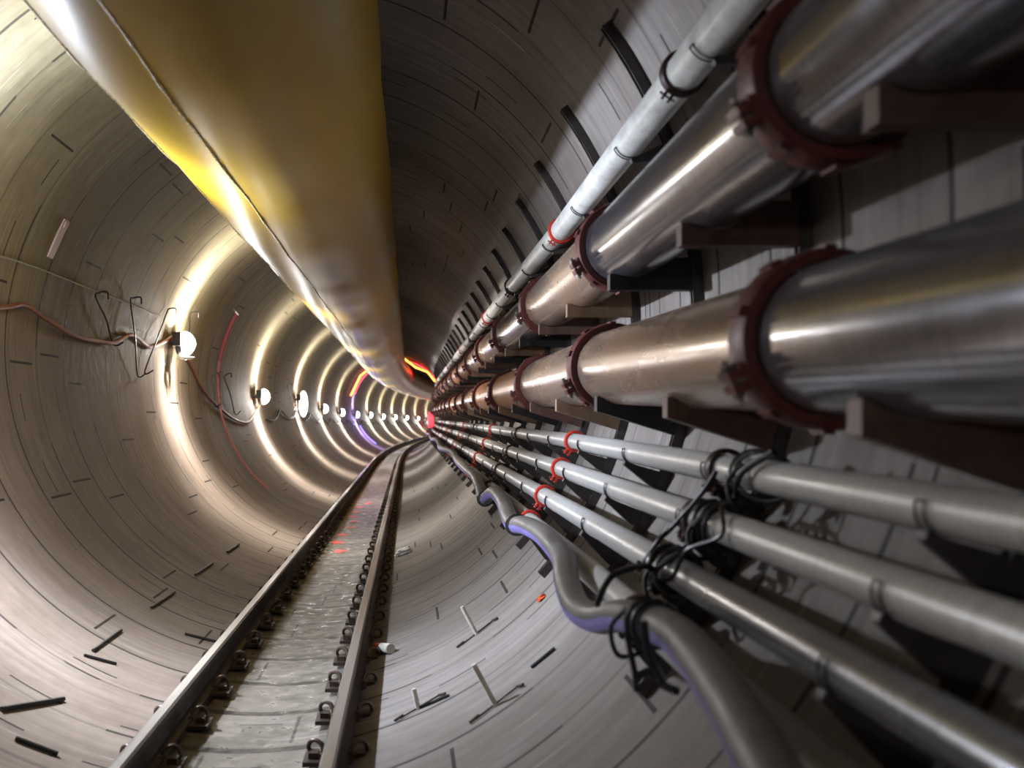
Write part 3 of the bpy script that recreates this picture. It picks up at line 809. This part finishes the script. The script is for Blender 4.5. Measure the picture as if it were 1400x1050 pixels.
rod_on(266, 787, 290, 771, 0.010, M['black'], 'bar_mark', 'dark joint gap in the lining, third one going up left of the track')
rod_on(310, 756, 326, 745, 0.011, M['black'], 'bar_mark', 'small dark joint gap in the lining, furthest one left of the track')
rod_on(114, 897, 158, 909, 0.008, M['black'], 'bent_clip', 'bent dark clip lying below a joint gap left of the track', cat='clip')
rod_on(252, 868, 300, 880, 0.009, M['black'], 'bent_clip', 'dark clip lying close outside the left rail', cat='clip')
rod_on(20, 1012, 78, 1034, 0.011, M['black'], 'bent_clip', 'dark flat clip at the lower left corner', cat='clip')
rod_on(728, 914, 760, 888, 0.008, M['black'], 'bent_clip', 'dark clip on the lining right of the standing rods', cat='clip')
rod_on(488, 838, 492, 838, 0.006, M['black'], 'stone_chip', 'small dark chip on the wet invert', cat='chip') if False else None
def crumple(name, r, mat, seed, squash=.6):
    random.seed(seed); mb = MB(); n, m = 10, 7; vs = [Vector((0, 0, r * squash * 1.6))]
    for j in range(1, m):
        for k in range(n):
            q, ph = 2 * PI * k / n, PI * j / m; rr = r * random.uniform(.6, 1.25)
            vs.append(Vector((rr * math.sin(ph) * math.cos(q) * 1.3, rr * math.sin(ph) * math.sin(q), rr * squash * math.cos(ph) + r * squash * .8)))
    vs.append(Vector((0, 0, 0))); fs = [(0, 1 + k, 1 + (k + 1) % n) for k in range(n)]
    for j in range(m - 2):
        for k in range(n): fs.append((1 + j * n + k, 1 + (j + 1) * n + k, 1 + (j + 1) * n + (k + 1) % n, 1 + j * n + (k + 1) % n))
    b = 1 + (m - 2) * n
    fs += [(b + (k + 1) % n, b + k, len(vs) - 1) for k in range(n)]
    mb.add(vs, fs); return obj(name, mb, mat, smooth=False)
o = crumple('crumpled_wrapper', .07, M['paper'], 3); place(o, 552, 758); tag(o, 'crumpled white wrapper lying right of the right rail', 'litter')
o = crumple('plastic_scrap', .022, M['scrap'], 5); place(o, 741, 820); tag(o, 'tiny orange red scrap on the lining below the hose bend', 'litter')
t = empty('plastic_bottle', (0, 0, 0)); place(t, 528, 893, .5)
mb = MB(); mb.lathe([(.001, -.09), (.030, -.09), (.033, -.07), (.033, .03), (.014, .07), (.014, .085), (.001, .085)], 16, c=(0, 0, .034), closed=False); obj('body', mb, M['bottle'], t)
mb = MB(); mb.lathe([(.001, .075), (.028, .075), (.028, .13), (.001, .13)], 12, c=(0, 0, .034), closed=False); o = obj('cap', mb, M['scrap'], t); o['label'] = 'orange cap'
tag(t, 'small cloudy bottle with an orange cap in the shadow outside the right rail', 'bottle')
mb = MB(); random.seed(11)
for k in range(9):
    s = 12.2 + k * .85 + random.uniform(-.1, .1); a = 270 - 1.0 + random.uniform(-2.0, 2.0); n = 9
    c = []
    for j in range(n):
        q = 2 * PI * j / n; rr = random.uniform(.6, 1.0)
        c.append((a + rr * 2.6 * math.cos(q), s + rr * .20 * math.sin(q)))
    vs = [wallang(ss_, aa, R - .003) for aa, ss_ in c] + [wallang(ss_, aa, R + .001) for aa, ss_ in c]
    mb.add(vs, [tuple(range(n)), tuple(range(2 * n - 1, n - 1, -1))] + [(j, (j + 1) % n, n + (j + 1) % n, n + j) for j in range(n)])
o = obj('paint_marks', mb, M['red'], smooth=False); tag(o, 'red spray paint marks on the wet invert between the rails', 'paint marks')

# ------------------------------------------------------------------ camera and view
cam = bpy.data.cameras.new('camera'); co = bpy.data.objects.new('camera', cam); COL.objects.link(co)
co.location = (CX, 0, CZ); co.rotation_euler = (PI / 2, 0, 0)
cam.sensor_fit = 'HORIZONTAL'; cam.sensor_width = 36.0; cam.lens = 36.0
cam.shift_x = (700 - VX) / 1400.0; cam.shift_y = (VY - 525) / 1400.0
cam.clip_start = .05; cam.clip_end = 400
cam.dof.use_dof = True; cam.dof.focus_distance = 8.0; cam.dof.aperture_fstop = 2.2
sc.camera = co
w = bpy.data.worlds.new('world'); sc.world = w; w.use_nodes = True
w.node_tree.nodes['Background'].inputs[0].default_value = (.02, .022, .028, 1); w.node_tree.nodes['Background'].inputs[1].default_value = .3
vs = sc.view_settings
vs.view_transform = 'Standard'; vs.look = 'None'; vs.gamma = 1; vs.use_curve_mapping = False; vs.exposure = 0.78
sc.cycles.max_bounces = 8; sc.cycles.diffuse_bounces = 4; sc.cycles.glossy_bounces = 4
sc.cycles.sample_clamp_indirect = 6.0; sc.cycles.sample_clamp_direct = 12.0
